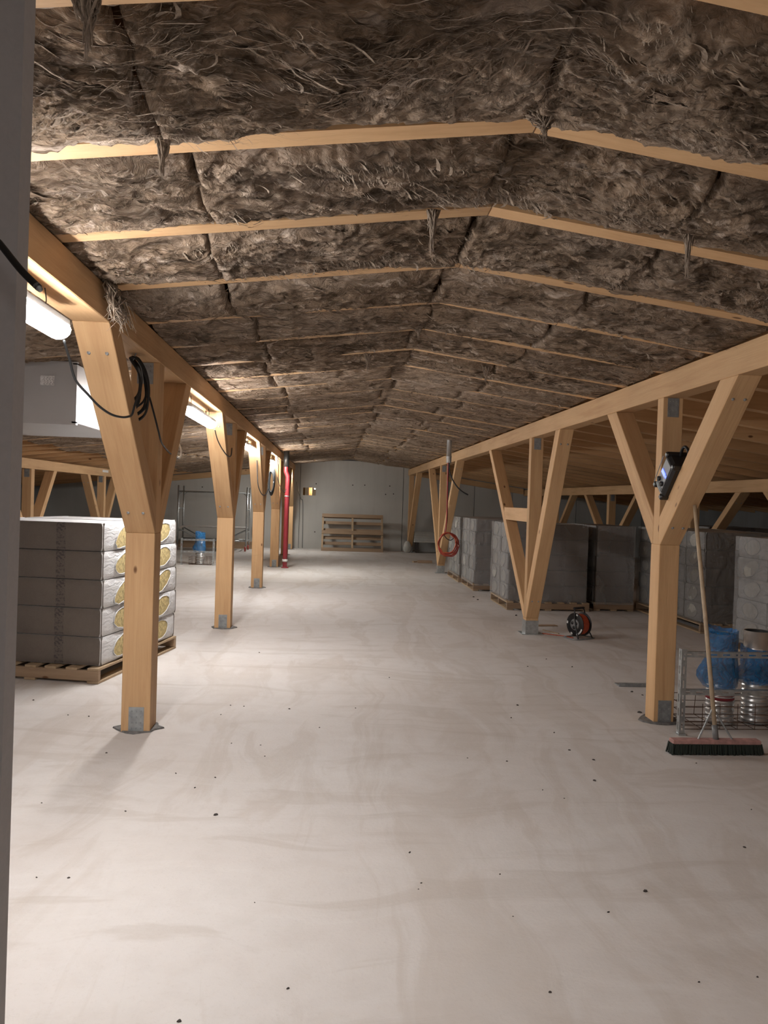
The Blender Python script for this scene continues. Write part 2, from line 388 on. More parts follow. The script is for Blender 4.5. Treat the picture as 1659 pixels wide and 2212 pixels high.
# ------------------------------------------------------------------ insulation between the rafters
def wooldisp(X, Y, seed):
    sx, sy = seed*3.1, seed*7.7
    w1 = fbm(X*1.6+sx, Y*2.6+sy, 2); w2 = fbm(X*1.6+sx+40, Y*2.6+sy+9, 2)
    U = X*2.6+w1*2.2+sx; V = Y*7.5+w2*2.6+sy
    a = ridged(U, V, 4, .6); b = fbm(X*1.1+sx, Y*1.6-sy, 2)
    c = ridged(X*7+w2*3.0+sx, Y*26+w1*5+sy, 3)
    return -(a-.45)*.040-b*.045-(c-.4)*.016
def batt(x0, x1, k, dx, dy, cover, seed):
    ya = RY0+RSP*k+.10; yb = RY0+RSP*(k+1)
    nx = max(6, int((x1-x0)/dx)); ny = max(8, int((yb-ya+.06)/dy))
    s = np.linspace(0, 1, nx); v = np.linspace(0, 1, ny)
    S, V = np.meshgrid(s, v)
    X = x0+(x1-x0)*S
    X = X+np.exp(-np.minimum(S, 1-S)*(x1-x0)/.10)*.035*fbm(V*3+seed*5, S*0+seed, 3)
    ov = cover+.07*fbm(s*(x1-x0)*1.1+seed*9.3, s*0+seed*2.1, 2)+.045*fbm(s*(x1-x0)*9+seed, s*0+3.3, 3)+.020*ridged(s*(x1-x0)*22+seed, s*0+1.3, 2)
    ov = np.clip(ov, -.03, .112)
    patch = np.clip(fbm(s*(x1-x0)*.9+seed*3.3, s*0+seed*1.1, 2)-.05, 0, 1)*(.12 if k > 4 else (.10 if k == 3 else .03))
    Yend = yb+ov
    Y = ya+V*(Yend[None, :]-ya)
    sag = .034 if k < 5 else (.020 if k < 9 else (.010 if k < 16 else .005))
    prof = np.where(V < .14, .075-(V/.14)*.075, -sag*np.sin(np.clip((V-.14)/.86, 0, 1)*math.pi)**.8)
    D = wooldisp(X, Y, seed % 1+seed)
    near = np.clip((yb-Y)/(.13 if k < 6 else .38), .0, 1)
    D = D*(.10+.90*near)*(1.0 if k < 4 else (.8 if k < 9 else .5))
    edge = np.minimum(S, 1-S)*(x1-x0)
    seam = .05*np.exp(-(edge/.009)**2)
    Z = prof+D*np.clip(V*7, .25, 1)
    nearr = Y > (yb-.03)
    Z = np.where(nearr & (ov[None, :] > 0), np.minimum(Z, -.002-(.010 if k < 5 else .004)*np.abs(fbm(X*14, Y*14, 2))), Z)
    Z = Z-patch[None, :]*np.clip(V*4-2.4, 0, 1)
    Z = Z+seam*np.where(nearr, .0, 1)
    Z[-1, :] = np.where(ov > .0, .002, .06); Z[-2, :] = np.where(ov > 0, -.006, Z[-2, :])
    lim = np.clip(np.minimum((2.47-X)/.16, (X+1.20)/.14 if x0 > -1.3 else 1.0), 0, 1)
    Z = np.where(Z < 0, Z*lim, Z)
    return X, Y, roof(X)+Z
def shreds(X, Y, Z, n, seed, Lr=(.03, .15), Wr=(.0005, .0022), drop=.006):
    g = np.random.default_rng(seed); ny, nx = X.shape
    i = g.integers(1, int(ny*.86), n); j = g.integers(1, nx-2, n)
    p = np.stack([X[i, j], Y[i, j], Z[i, j]-.002], 1)
    th = fbm(p[:, 0]*1.5, p[:, 1]*2.4, 2)*2.6+g.normal(0, .22, n)
    L = g.uniform(Lr[0], Lr[1], n)*g.uniform(.5, 1, n); W = g.uniform(Wr[0], Wr[1], n); cv = g.normal(0, 1.3, n); dr = np.abs(g.normal(0, drop, n)); pk = g.uniform(.2, 1.0, n)
    seg = 6; T = np.linspace(0, 1, seg+1); co = np.zeros((n, seg+1, 2, 3), np.float32)
    x = np.zeros(n); y = np.zeros(n)
    for q, t in enumerate(T):
        a = th+cv*(t-.5)
        if q: x = x+np.cos(a)*L/seg; y = y+np.sin(a)*L/seg
        wd = W*(math.sin(math.pi*min(max(t, .03), .97))**.7)
        z = p[:, 2]-dr*np.exp(-((t-pk)/.35)**2)+.003*(t < .1)
        for h, sg in enumerate((-1, 1)):
            co[:, q, h, 0] = p[:, 0]+x-np.sin(a)*wd*sg; co[:, q, h, 1] = p[:, 1]+y+np.cos(a)*wd*sg; co[:, q, h, 2] = z+.4*wd*sg
    b = (np.arange(n)*(seg+1)*2)[:, None]; fs = []
    for q in range(seg): fs.append(np.concatenate([b+2*q, b+2*q+1, b+2*q+3, b+2*q+2], 1))
    return co.reshape(-1, 3), np.stack(fs, 1).reshape(-1, 4).astype(np.int32)
XBL, XBR = -1.165, 2.455
for k in range(-3, NR-1):
    if k < -1: dx, dy, ns = .06, .06, 0
    elif k <= 2: dx, dy, ns = .0085, .0085, 9000
    elif k <= 6: dx, dy, ns = .014, .012, 5000
    elif k <= 13: dx, dy, ns = .028, .022, 1500
    else: dx, dy, ns = .034, .028, 700
    if k == -1: ns = 1500
    cover = [-.0, -.012, .0, .040, .015, .012, .025, .02, .02, .02][min(max(k, 0), 9)]
    if k >= 9: cover = .0+.03*math.sin(k*2.3)
    jl = -.56+.05*math.sin(k*1.7); jr = 1.42+.09*math.sin(k*2.9+1); jm = .60+.05*math.sin(k*3.3)
    allc, allq, off = [], [], 0
    for bi, (a, b) in enumerate([(-2.4, jl), (jl, jm), (jm, jr), (jr, 2.47)]):
        xa = a if bi else -1.2
        G = batt(xa, b, k, dx, dy, cover, k*1.37+bi*.61+.13)
        gridmesh('insulation_batt', *G, WOOL, ceiling)
        if ns:
            c, q = shreds(*G, int(ns*(b-xa)/3.6), k*10+bi+500)
            allc.append(c); allq.append(q+off); off += len(c)
            c, q = shreds(*G, int(ns*.05*(b-xa)/3.6), k*10+bi+900, (.06, .22), (.003, .009), .010)
            allc.append(c); allq.append(q+off); off += len(c)
    if ns:
        o = rawmesh('wool_shreds', np.concatenate(allc), np.concatenate(allq), SHRED, ceiling); o['kind'] = 'stuff'
    # left aisle, over the beam and down to where the rafters stay bare
    if k >= 1:
        lim = -4.35+.12*math.sin(k*2.1)
        for a, b in ((lim, -2.95+.1*math.sin(k)), (-2.95+.1*math.sin(k), -1.36)):
            G = batt(a, b, k, .030 if k < 14 else .05, .022 if k < 14 else .035, cover+.01, k*1.9+a*.3+20)
            gridmesh('insulation_batt', *G, WOOL, ceiling)

# ------------------------------------------------------------------ beams and timber supports
BLB, BLT, BRB, BRT = 2.475, 2.647, 2.437, 2.622
def beam(x0, x1, z0, z1, label, y0=YB, y1=YF-.01):
    c = ((x0+x1)/2, 0, (z0+z1)/2)
    o = MB().box(x0-c[0], x1-c[0], y0, y1, z0-c[2], z1-c[2]).build('timber_beam', WY, bevel=.004, loc=c)
    return tag(o, label, 'beam')
beam(-1.355, -1.165, BLB, BLT, 'long pale timber beam under the roof left of the aisle, lamps hung below it')
beam(2.455, 2.615, BRB, BRT, 'long pale timber beam under the roof right of the aisle, with V supports')
ob = beam(-5.36, -5.20, 1.965, 2.140, 'outer timber beam low behind the white wrapped stack on the far left')
beam(6.24, 6.40, 1.895, 2.085, 'outer timber beam low behind the dark wrapped stacks on the right')
for (a, b, lab) in [(-5.2, -1.36, 'sloping timber plate along the top of the far wall behind the scaffold'), (2.62, 6.2, 'sloping timber plate along the top of the far wall in the dark right aisle')]:
    tag(MB().prism([(a, float(roof(a))-.18), (b, float(roof(b))-.18), (b, float(roof(b))-.01), (a, float(roof(a))-.01)], YF-.16, YF-.005, axis=1).build('wall_plate', WX), lab, 'beam')

MB().box(.080, .083, 17.9, 18.35, .0, .055).build('stamped_label', WHITE, ob)
def bracket(x0, x1, y, z0, z1, par, nm='metal_bracket'):
    b = MB().box(x0, x1, y-.004, y, z0, z1)
    for i in range(3):
        for j in range(4):
            cx = x0+(x1-x0)*(.2+.3*i); cz = z0+(z1-z0)*(.15+.23*j)
            b.lathe([(.0055, -.003), (.004, -.006), (.0005, -.0065)], 6, (cx, y-.004, cz), 1)
    return b.build(nm, GALV2, par)
def support(name, label, x0, x1, yf, dp, zk, ztop, runf, runr, th, group, shoe=False, base=True, detail=True, kd=.14, block=False):
    xc = (x0+x1)/2; t = thing(name, label, 'timber support', (xc, yf+dp/2, 0), 0, group)
    h0, h1 = x0-xc, x1-xc; f = -dp/2; r = dp/2
    yf0, yr0 = f, r
    if not shoe: MB().box(h0, h1, f, r, 0, zk).build('lower_post', WZ, t, bevel=.004)
    kf, kr = -kd/2, kd/2; zt = ztop
    if shoe:
        MB().box(h0, h1, f, r, .0, zk).build('lower_post', WZ, t, bevel=.004)
    MB().box(h0+.001, h1-.001, kf, kr, zk, zt).build('king_post', WZ, t, bevel=.003)
    for sgn, run in ((-1, runf), (1, runr)):
        if not run: continue
        yo = sgn*dp/2; yk = sgn*kd/2; top_o = yo+sgn*run; top_i = top_o-sgn*th
        sl = (zt-zk)/run; zi = zt-abs(top_i-yk)*sl
        poly = [(yo, zk), (yk, zk), (yk, zi), (top_i, zt), (top_o, zt)]
        if sgn > 0: poly = poly[::-1]
        # local frame with its long axis along the brace so the grain follows it
        m = MB().prism(poly[::-1], h0-.0005, h1+.0005)
        ang = math.atan2(top_o-yo, zt-zk); rot = Matrix.Rotation(ang, 4, 'X')   # turns +z towards -y for +ang
        piv = Vector((0, yo, zk)); inv = rot
        m.v = [tuple(inv @ (Vector(p)-piv)) for p in m.v]
        o = m.build('brace', WZ, t, bevel=.004); o.location = piv; o.rotation_euler = (-ang, 0, 0)
        if detail:
            for zz in ((.12, .88) if not shoe else (.1, .93)):
                yy = yo+sgn*run*zz; z = zk+(zt-zk)*zz
                for xx in (h0*.5, h1*.5):
                    if sgn < 0: MB().lathe([(.011, .004), (.009, -.005), (.002, -.008)], 8, (xx, yy, z), 1).build('screw_head', GALV2, t)
    if detail:
        bracket(h0*.55, h1*.55, kf, zt-.145, zt-.004, t, 'top_bracket')
    if shoe:
        MB().box(h0-.004, h1+.004, f-.005, r+.005, .0, .17).box(h0-.05, h1+.06, f-.04, r+.04, .0, .007).build('metal_shoe', GALV, t)
    elif base:
        bracket(-.045, .055, f, .005, .17, t, 'foot_bracket')
        g = random.Random(int(yf*10)); n = 16
        b = MB(); vs = []
        for i in range(n):
            a = 2*math.pi*i/n; rr_ = g.uniform(.13, .165)*(1.0 if i % 8 else 1.06); vs.append((math.cos(a)*rr_, math.sin(a)*rr_*.95, 0))
        b.add(vs+[(x*.97, y*.97, .010) for x, y, z in vs], [tuple(range(n, 2*n))]+[(i, (i+1) % n, n+(i+1) % n, n+i) for i in range(n)])
        b.build('felt_pad', FELT, t)
    if block:
        MB().box(h0+.002, h1-.002, kr, kr+.88*(1.52-zk)/(zt-zk)*runr, 1.39, 1.56).build('spacer_block', WY, t)
    return t
LG = 'timber supports under the left beam'
labs = ['Y-shaped timber support nearest on the left, beside the wrapped stack', 'second Y-shaped timber support on the left, in front of the scaffold',
        'third Y-shaped timber support on the left, a slim loop of cable across it', 'fourth timber support on the left, next to the red pipe', 'fifth timber support on the left, just behind the red pipe',
        'last timber support on the left, against the far wall under the small lamp']
for i, (yf, rf, rv) in enumerate([(5.22, 1.16, .98), (9.34, 1.16, 1.05), (13.57, 1.16, 1.1), (17.72, 1.16, 1.1), (21.6, 1.1, 1.1), (24.0, 1.1, 0)]):
    support('timber_support', labs[i], -1.355, -1.165, yf, .19, 1.335, BLB, rf, rv, .215, LG, detail=i < 4)
RG = 'timber supports under the right beam'
support('timber_support', 'Y-shaped timber support nearest on the right, broom leaning on it', 2.455, 2.610, 5.575, .155, 1.335, BRB, 1.03, 1.05, .22, RG, kd=.10)
support('timber_support', 'V-shaped timber support with a spacer block, left of the cable reel', 2.455, 2.610, 9.365, .155, .20, BRB, 1.16, 2.45, .17, RG, shoe=True, kd=.11, block=True)
support('timber_support', 'V-shaped timber support with a coiled red hose hung on it', 2.455, 2.610, 17.25, .155, .20, BRB, 2.2, 2.1, .19, RG, shoe=True, kd=.11)
support('timber_support', 'V-shaped timber support at the far wall beside the leaning pallet', 2.455, 2.610, 24.2, .155, .20, BRB, 2.1, 0, .19, RG, shoe=True, kd=.11, detail=False)
for i, y in enumerate([9.6, 13.75, 18.05, 22.3]):
    support('timber_support', ['timber support of the outer left beam, hidden beside the grey wall', 'timber support of the outer left beam, above the left end of the white stack', 'timber support of the outer left beam, seen left of the near left support', 'timber support of the outer left beam, just left of the scaffold'][i],
            -5.36, -5.20, y, .16, .55, 1.965, 1.2, 1.1, .17, 'timber supports under the outer left beam', detail=i > 0, base=False)
for i, y in enumerate([9.0, 12.95, 16.9, 21.2]):
    support('timber_support', ['timber support of the outer right beam, beyond the right edge', 'timber support of the outer right beam, brace seen right of the broom handle', 'timber support of the outer right beam, its post above the wrapped stacks', 'farthest timber support of the outer right beam, in the dark'][i],
            6.24, 6.40, y, .16, .55, 1.895, 1.6, 1.6, .17, 'timber supports under the outer right beam', detail=i > 0, base=False)

# ------------------------------------------------------------------ batten lamps
def lamp(y, label, L=1.5, x=-1.262, z=2.335, tilt=0, mat=None):
    t = thing('batten_lamp', label, 'lamp', (x, y, z), 0, 'batten lamps hung under the left beam')
    t.rotation_euler = (tilt, 0, 0)
    n, m = 20, 14; b = MB(); vs = []
    for i in range(n+1):
        u = i/n; yy = -L/2+L*u; e = min(u, 1-u)*L
        sc = math.sqrt(max(0.0, 1-max(0, 1-e/.06)**2)) if e < .06 else 1
        sc = max(sc, .25)
        for j in range(m):
            a = 2*math.pi*j/m; vs.append((math.cos(a)*.056*sc, yy, (math.sin(a)*.046 if math.sin(a) < 0 else .034*math.sin(a))*sc))
    b.add(vs, [(i*m+j, i*m+(j+1) % m, (i+1)*m+(j+1) % m, (i+1)*m+j) for i in range(n) for j in range(m)]+[tuple(range(m))[::-1], tuple(n*m+j for j in range(m))])
    b.build('diffuser', mat or TUBE, t, True)
    hb = MB(); hv = []
    for i in range(n+1):
        u = i/n; yy = (-L/2+L*u)*1.004; e = min(u, 1-u)*L
        sc = max(.3, math.sqrt(max(0.0, 1-max(0, 1-e/.06)**2)) if e < .06 else 1)
        for (hx_, hz_) in ((-.050, .020), (-.045, .020), (-.045, .034), (.045, .034), (.045, .020), (.050, .020), (.048, .044), (.03, .056), (-.03, .056), (-.048, .044)): hv.append((hx_*sc, yy, hz_))
    hb.add(hv, [(i*10+j, i*10+(j+1) % 10, (i+1)*10+(j+1) % 10, (i+1)*10+j) for i in range(n) for j in range(10)]+[(0, 1, 2, 3, 4, 5, 6, 7, 8, 9)[::-1], tuple(n*10+j for j in range(10))])
    hb.build('housing', WHITE, t)
    for s in (-1, 1):
        MB().tube(smoothpath([(0, s*L*.33, .055), (.004, s*L*.33+.01, .09), (0, s*L*.33, BLB-z)], 4), .003, 6).build('hanging_wire', BLACK, t)
    return t
lamp(2.94, 'large bright batten lamp half hidden by the grey wall')
lamp(7.40, 'bright batten lamp hanging between the first and second left supports')
lamp(12.05, 'short looking bright batten lamp in front of the third left support')
lamp(16.6, 'small bright batten lamp in front of the fourth left support', mat=TUBEF)
lamp(-1.6, 'added fill lamp behind the viewer, out of the picture', x=.6, z=2.335, mat=FILLB)  # this and the next: unseen lamps added to light the grey wall
lamp(-1.6, 'second added fill lamp behind the viewer on the right, out of the picture', x=3.4, z=2.335, mat=FILLB)
lamp(22.9, 'tiny batten lamp on the last left support by the far wall', .7, -1.24, 2.27, mat=TUBEF)

# ------------------------------------------------------------------ cables
def cable(name, pts, r, mat, label, cat='cable', n=8, group=None):
    return tag(MB().tube(smoothpath(pts, 8), r, n).build(name, mat, None, True), label, cat, group)
def px_at_y(px, py, y):
    d = FW+RT*((px-829.5)/1661)+UP*((1106-py)/1661); return CAM+d*(y/d.y)
def px_at_x(px, py, x):
    d = FW+RT*((px-829.5)/1661)+UP*((1106-py)/1661); return CAM+d*(x/d.x)
ca = thing('black_hose', 'thick black hose end crossing the grey wall at the left edge', 'hose')
MB().tube(smoothpath([(-.78, 1.49, 2.33), px_at_y(-60, 455, 1.36), px_at_y(0, 527, 1.32), px_at_y(45, 583, 1.30), px_at_y(84, 622, 1.29)], 8), .0060, 12).build('sleeve', BLACK, ca, True)
MB().tube([px_at_y(78, 616, 1.291), px_at_y(88, 627, 1.289)], [.0063, .0045], 12).build('tip', GALV2, ca, True)
cable('lamp_cable', [px_at_y(*p) for p in [(138, 735, 3.72), (150, 775, 3.85), (163, 820, 3.97), (190, 852, 4.05), (215, 878, 4.15), (240, 895, 4.24), (262, 901, 4.33), (277, 900, 4.42)]]+[(-1.150, 4.50, 2.05), px_at_x(292, 872, -1.15), px_at_x(303, 842, -1.14), px_at_x(306, 815, -1.14), px_at_x(298, 792, -1.14)], .0065, BLACK, 'black cable looping from the nearest lamp across the first support')
# coil of cable hanging inside the first V
co = thing('cable_coil', 'thick coil of black cable hung on a hook inside the first left support', 'cable coil')
LOOP = [(282, 772), (298, 776), (312, 800), (321, 835), (322, 868), (314, 895), (298, 910), (284, 912), (283, 895), (299, 872), (305, 838), (300, 805), (288, 785), (282, 772)]
for i in range(6):
    g = random.Random(i); f_ = 1-.055*i
    pts = [px_at_y(296+(x-296)*f_+g.uniform(-1.5, 1.5)+(i % 3-1)*2, 772+(y-772)*(f_+.04*(i % 2))+g.uniform(-2, 2), 4.90+.022*i) for x, y in LOOP]
    MB().tube(smoothpath(pts, 4), .0068, 7).build('cable_turn', BLACK, co, True)
MB().tube(smoothpath([(-1.27, 4.93, 2.475), (-1.24, 4.93, 2.52), (-1.25, 4.93, 2.46), (-1.27, 4.93, 2.42)], 5), .004, 6).build('wire_hook', GALV2, co, True)
cable('black_cable', [px_at_y(*p) for p in [(323, 858, 5.02), (333, 895, 5.02), (342, 930, 5.05), (350, 958, 5.2), (366, 978, 5.6), (380, 988, 6.0), (384, 990, 6.1)]], .006, BLACK, 'black cable hanging from the coil across the first V support')
cable('white_wire', [px_at_y(*p) for p in [(384, 952, 6.32), (391, 972, 6.30), (389, 988, 6.30), (378, 984, 6.25), (367, 979, 6.2)]], .008, WHITE, 'bent white wire sticking out beside the first left support', n=6)
cable('black_cable', [px_at_y(*p) for p in [(464, 928, 8.1), (470, 950, 8.3), (480, 970, 8.5), (492, 985, 8.6), (499, 984, 8.75), (501, 968, 9.0)]], .006, BLACK, 'thin black cable looping below the second lamp', n=6)
cable('black_cable', [px_at_y(*p) for p in [(444, 900, 8.0), (446, 880, 8.2), (452, 878, 8.3), (460, 896, 8.25)]], .005, BLACK, 'hooked bit of cable above the second lamp', n=6)
cable('black_cable', [px_at_y(*p) for p in [(555, 990, 12.7), (556, 1025, 12.7), (558, 1050, 12.7), (566, 1068, 12.8), (574, 1068, 12.9), (580, 1055, 13.0)]], .008, BLACK, 'thin cable looping over the third left support', n=6)
cable('black_cable', [px_at_y(*p) for p in [(596, 1010, 17.0), (600, 1035, 17.0), (607, 1055, 17.05), (615, 1063, 17.1), (618, 1056, 17.15)]], .007, BLACK, 'thin pale cable looping across the fourth left support', n=6)
c2 = thing('cable_coil', 'tangled black cable coil hanging behind the third left support', 'cable coil')
for i in range(5):
    pts = [px_at_y(587+6*math.cos(a+i*.3)+.8*i-2, 1040+(22+2*i)*math.sin(a+i*.2), 16.6+.03*i) for a in [2*math.pi*k/12 for k in range(13)]]
    MB().tube(smoothpath(pts, 3), .013, 6).build('cable_turn', BLACK, c2, True)
MB().tube([px_at_y(587, 1016, 16.6), px_at_y(592, 985, 16.6)], .006, 6).build('hanging_wire', BLACK, c2)
cable('wall_cable', [px_at_y(*p) for p in [(641, 1040, 24.3), (645, 1062, 24.5), (650, 1078, YF-.01), (654, 1084, YF-.01), (654, 1130, YF-.01), (653, 1183, YF-.01)]], .012, GRPL, 'grey cable running down the far wall from the last lamp', n=6)

# ------------------------------------------------------------------ red pipe
def pyd(px, y): return px_at_y(px, 1100, y).x
xp = pyd(618.5, 17.6)
rp = thing('red_pipe', 'tall red standpipe with black sleeve beside the fourth left support', 'pipe', (-1.005, 17.62, 0))
MB().tube(smoothpath([(0, 0, 0), (0, 0, .3), (.0, 0, 1.2), (.012, 0, 1.95), (.012, 0, 2.08), (-.03, 0, 2.2), (-.03, 0, 2.32)], 6), .052, 16).build('pipe_run', RED, rp, True)
MB().tube([(-.03, 0, 2.30), (-.03, 0, 2.66)], .062, 16).build('black_sleeve', BLACK, rp, True)
MB().lathe([(.052, .0), (.058, .005), (.058, .02), (.052, .025)], 16, (0.004, 0, 1.62)).build('joint_ring', GALV2, rp, True)
MB().lathe([(.052, .0), (.064, .005), (.064, .055), (.052, .06)], 16, (0, 0, .14)).build('white_collar', WHITE, rp, True)
MB().lathe([(.052, .0), (.085, .001), (.085, .008), (.052, .03)], 16, (0, 0, 0)).build('floor_flange', RED, rp, True)

# ------------------------------------------------------------------ air duct box, left
db = thing('duct_box', 'large grey sheet metal duct box hung under the left aisle roof', 'duct', (-2.95, 5.82, 2.10))
t = NT('duct_metal'); n_ = t.noise(t.coord(), 2.5, 4).outputs[0]
t.P(Base_Color=t.mix(n_, (.40, .385, .375), (.47, .455, .45)), Metallic=.55, Roughness=.42, Normal=t.bump(n_, .02, .3)); DUCT = t.m
MB().box(-1.05, 1.05, .0, 1.5, 0, .44).build('duct_body', DUCT, db, bevel=.006)
MB().box(-1.06, 1.06, -.006, .03, -.012, .012).box(-1.06, 1.06, -.006, .03, .43, .45).box(1.03, 1.06, -.006, .03, 0, .44).build('flange', DUCT, db)
MB().box(.80, .90, -.010, -.007, .27, .34).build('paper_label', LABEL, db)
lr = random.Random(5); lm = MB()
for i in range(5):
    x = .81+lr.uniform(0, .02)
    for j in range(4):
        lm.box(x, x+lr.uniform(.006, .014), -.0106, -.010, .278+i*.012, .282+i*.012); x += .02
lm.build('label_print', simple('label_ink', (.16, .15, .15), .7), db, kind='stuff')
for xx in (-.6, .5):
    MB().box(xx, xx+.03, .3, .303, .44, .53).build('hanger_strap', GALV2, db)

# ------------------------------------------------------------------ packs, pallets, stacks
def pack_mesh(w, d, h, sideM=1, seed=0):
    # body centred on x,y, base at z=0; ends at +-x carry white film with an oval opening
    b = MB(); g = .004; nx, nz = 14, 8; ny = 16
    def wob(a, c, s): return .006*float(fbm(np.array(a*6+s), np.array(c*6+seed), 2))
    def face(fn, n1, n2, mi):
        b.cur = mi; vs = []
        for i in range(n1+1):
            for j in range(n2+1): vs.append(fn(i/n1, j/n2))
        b.add(vs, [(i*(n2+1)+j, (i+1)*(n2+1)+j, (i+1)*(n2+1)+j+1, i*(n2+1)+j+1) for i in range(n1) for j in range(n2)])
    def rnd(u, L): return math.sin(math.pi*u)**.25
    def e(u, v): return .012*(1-min(1, min(u, 1-u)*14))**2+.012*(1-min(1, min(v, 1-v)*8))**2
    face(lambda u, v: (-w/2+w*u, -d/2+e(u, v)+wob(u*w, v*h, 1)*.5*(1 if .05 < u < .95 else 0), g+(h-g)*v), nx, nz, 0)
    face(lambda u, v: (w/2-w*u, d/2-e(u, v), g+(h-g)*v), nx, nz, 0)
    face(lambda u, v: (w/2-e(u, v)*.8+.010*math.sin(math.pi*u)*math.sin(math.pi*v)+wob(u*3, v*3, 4)*math.sin(math.pi*u), -d/2+d*u, g+(h-g)*v), ny, nz, 1)
    face(lambda u, v: (-w/2+e(u, v)*.8-.010*math.sin(math.pi*u)*math.sin(math.pi*v)-wob(u*3, v*3, 8)*math.sin(math.pi*u), d/2-d*u, g+(h-g)*v), ny, nz, 1)
    face(lambda u, v: (-w/2+.008+(w-.016)*u, -d/2+.008+(d-.016)*v, h-e(u, v)*.2), nx, ny, 1)
    face(lambda u, v: (-w/2+.008+(w-.016)*u, d/2-.008-(d-.016)*v, g), 2, 2, 1)
    return b
def oval(w, d, h, side, seed, tilt):
    g = random.Random(seed); n = 20; b = MB(); vs = [(side*(w/2+.004), 0, h*.52)]; rim = []
    for i in range(n):
        a = 2*math.pi*i/n; ry_ = d*.235*(1+.07*g.uniform(-1, 1)); rz_ = h*.36*(1+.06*g.uniform(-1, 1))
        y = ry_*math.cos(a); z = rz_*math.sin(a)+y*tilt; x = side*(w/2+.0125)
        vs.append((x, y, h*.52+z)); rim.append((side*(w/2+.0125), y*1.04, h*.52+z*1.04))
    # disc follows the bulge of the end
    vs[0] = (side*(w/2+.017), 0, h*.52)
    b.add(vs, [(0, i+1, (i+1) % n+1) if side > 0 else (0, (i+1) % n+1, i+1) for i in range(n)])
    r = MB().tube(rim+[rim[0], rim[1]], .0042, 5, False)
    return b, r
GEND = simple('grey_wool_end', (.40, .385, .35), .8, 0, .12, 30, .004)
def make_pack(w, d, h, seed, films, label, loc, rz, group, sides=(1, -1), tiltr=.35, cat='insulation pack'):
    t = thing('insulation_pack', label, cat, loc, rz, group)
    b = pack_mesh(w, d, h, seed=seed).build('film_wrap', films, t, True)
    g = random.Random(seed)
    for s in sides:
        tl = g.uniform(-.1, tiltr)
        o, r = oval(w, d, h, s, seed*2+s, tl*(1 if s > 0 else -1))
        o.build('wool_end', YWOOL if films[1] is WFILM else GEND, t, True); r.build('film_rim', films[1], t, True)
    return t
def pallet(label, loc, rz, w=1.22, d=1.1, nb=7, H=.13, group='pallets'):
    t = thing('wooden_pallet', label, 'pallet', loc, rz, group)
    for i in range(3):
        y = -d/2+.02+(d-.04)*i/2
        MB().box(-w/2, w/2, -.02, .02, .022, H-.022).build('stringer', PW, t, bevel=.003, loc=(0, y, 0))
    g = random.Random(int(abs(loc[0]*100))); bw = .10
    for i in range(nb):
        x = -w/2+bw/2+(w-bw)*i/(nb-1)
        MB().box(-bw/2, bw/2, -d/2, d/2, 0, .02).build('deck_board', PWY, t, bevel=.002, loc=(x+g.uniform(-.008, .008)*(0 < i < nb-1), 0, H-.0215))
    for i in (0, nb//2, nb-1):
        x = -w/2+bw/2+(w-bw)*i/(nb-1)
        MB().box(-bw/2, bw/2, -d/2, d/2, 0, .02).build('bottom_board', PWY, t, bevel=.002, loc=(x, 0, .001))
    return t
ORD = ['bottom', 'second', 'third', 'fourth', 'top']
def stack(cx, cy, rz, w, depths, films, where, pal, z0=.132, layers=5, h=.240, sides=(1, -1), colnames=None, group=None, jit=.006, seed=0, palw=None, paly=None, pald=None):
    D = sum(depths); rot = Matrix.Rotation(rz, 3, 'Z')
    pd = pald or D
    pc = rot @ Vector((0, (paly or 0), 0))
    pallet(pal, (cx+pc.x, cy+pc.y, 0), rz, palw or w+.03, pd)
    g = random.Random(seed+3)
    y = -D/2
    for ci, d in enumerate(depths):
        for L in range(layers):
            off = rot @ Vector((g.uniform(-jit, jit)*2, y+d/2, 0))
            cn = colnames[ci] if colnames else ''
            lab = f"{ORD[L] if layers == 5 else ORD[L]} insulation pack of the {cn+' ' if cn else ''}{where}"
            make_pack(w, d-.008, h, seed*50+ci*10+L, films, lab, (cx+off.x, cy+off.y, z0+L*(h+.001)), rz, group, sides)
        y += d
# left stack: near right pallet corner at (-1.877, 6.49)
rzL = R(-11.5)
rm = Matrix.Rotation(rzL, 3, 'Z'); c = Vector((-1.885, 6.585, 0))-rm @ Vector((.60, -.77, 0))
stack(c.x, c.y, rzL, 1.20, (.77, .77), [BFILM, WFILM], 'white wrapped stack behind the nearest left support', 'wooden pallet under the white wrapped stack on the left', colnames=['near column,', 'rear column,'], group='packs in the left stack', seed=1, sides=(1,), pald=1.62, paly=-.03)
MB_ = None
# right stacks
def film_shell(x0, x1, y0, y1, z0, z1, mat, label, seed, amp=.012, top=False):
    b = MB(); n = 26
    def sheet(fn, n1, n2):
        vs = [fn(i/n1, j/n2) for i in range(n1+1) for j in range(n2+1)]
        b.add(vs, [(i*(n2+1)+j, (i+1)*(n2+1)+j, (i+1)*(n2+1)+j+1, i*(n2+1)+j+1) for i in range(n1) for j in range(n2)])
    def w_(u, v): return amp*(.6+float(ridged(np.array(u*4+seed), np.array(v*3+u*3), 3)))
    sheet(lambda u, v: (x0-.012-w_(u, v), y1-(y1-y0)*u, z0+(z1-z0)*v), n, n)
    sheet(lambda u, v: (x0+(x1-x0)*u, y0-.012-w_(u+7, v), z0+(z1-z0)*v), n, n)
    o = b.build('stretch_film', mat, None, True)
    return tag(o, label, 'plastic film', 'stretch film on the right stacks')
WR = 'packs in the right stacks'
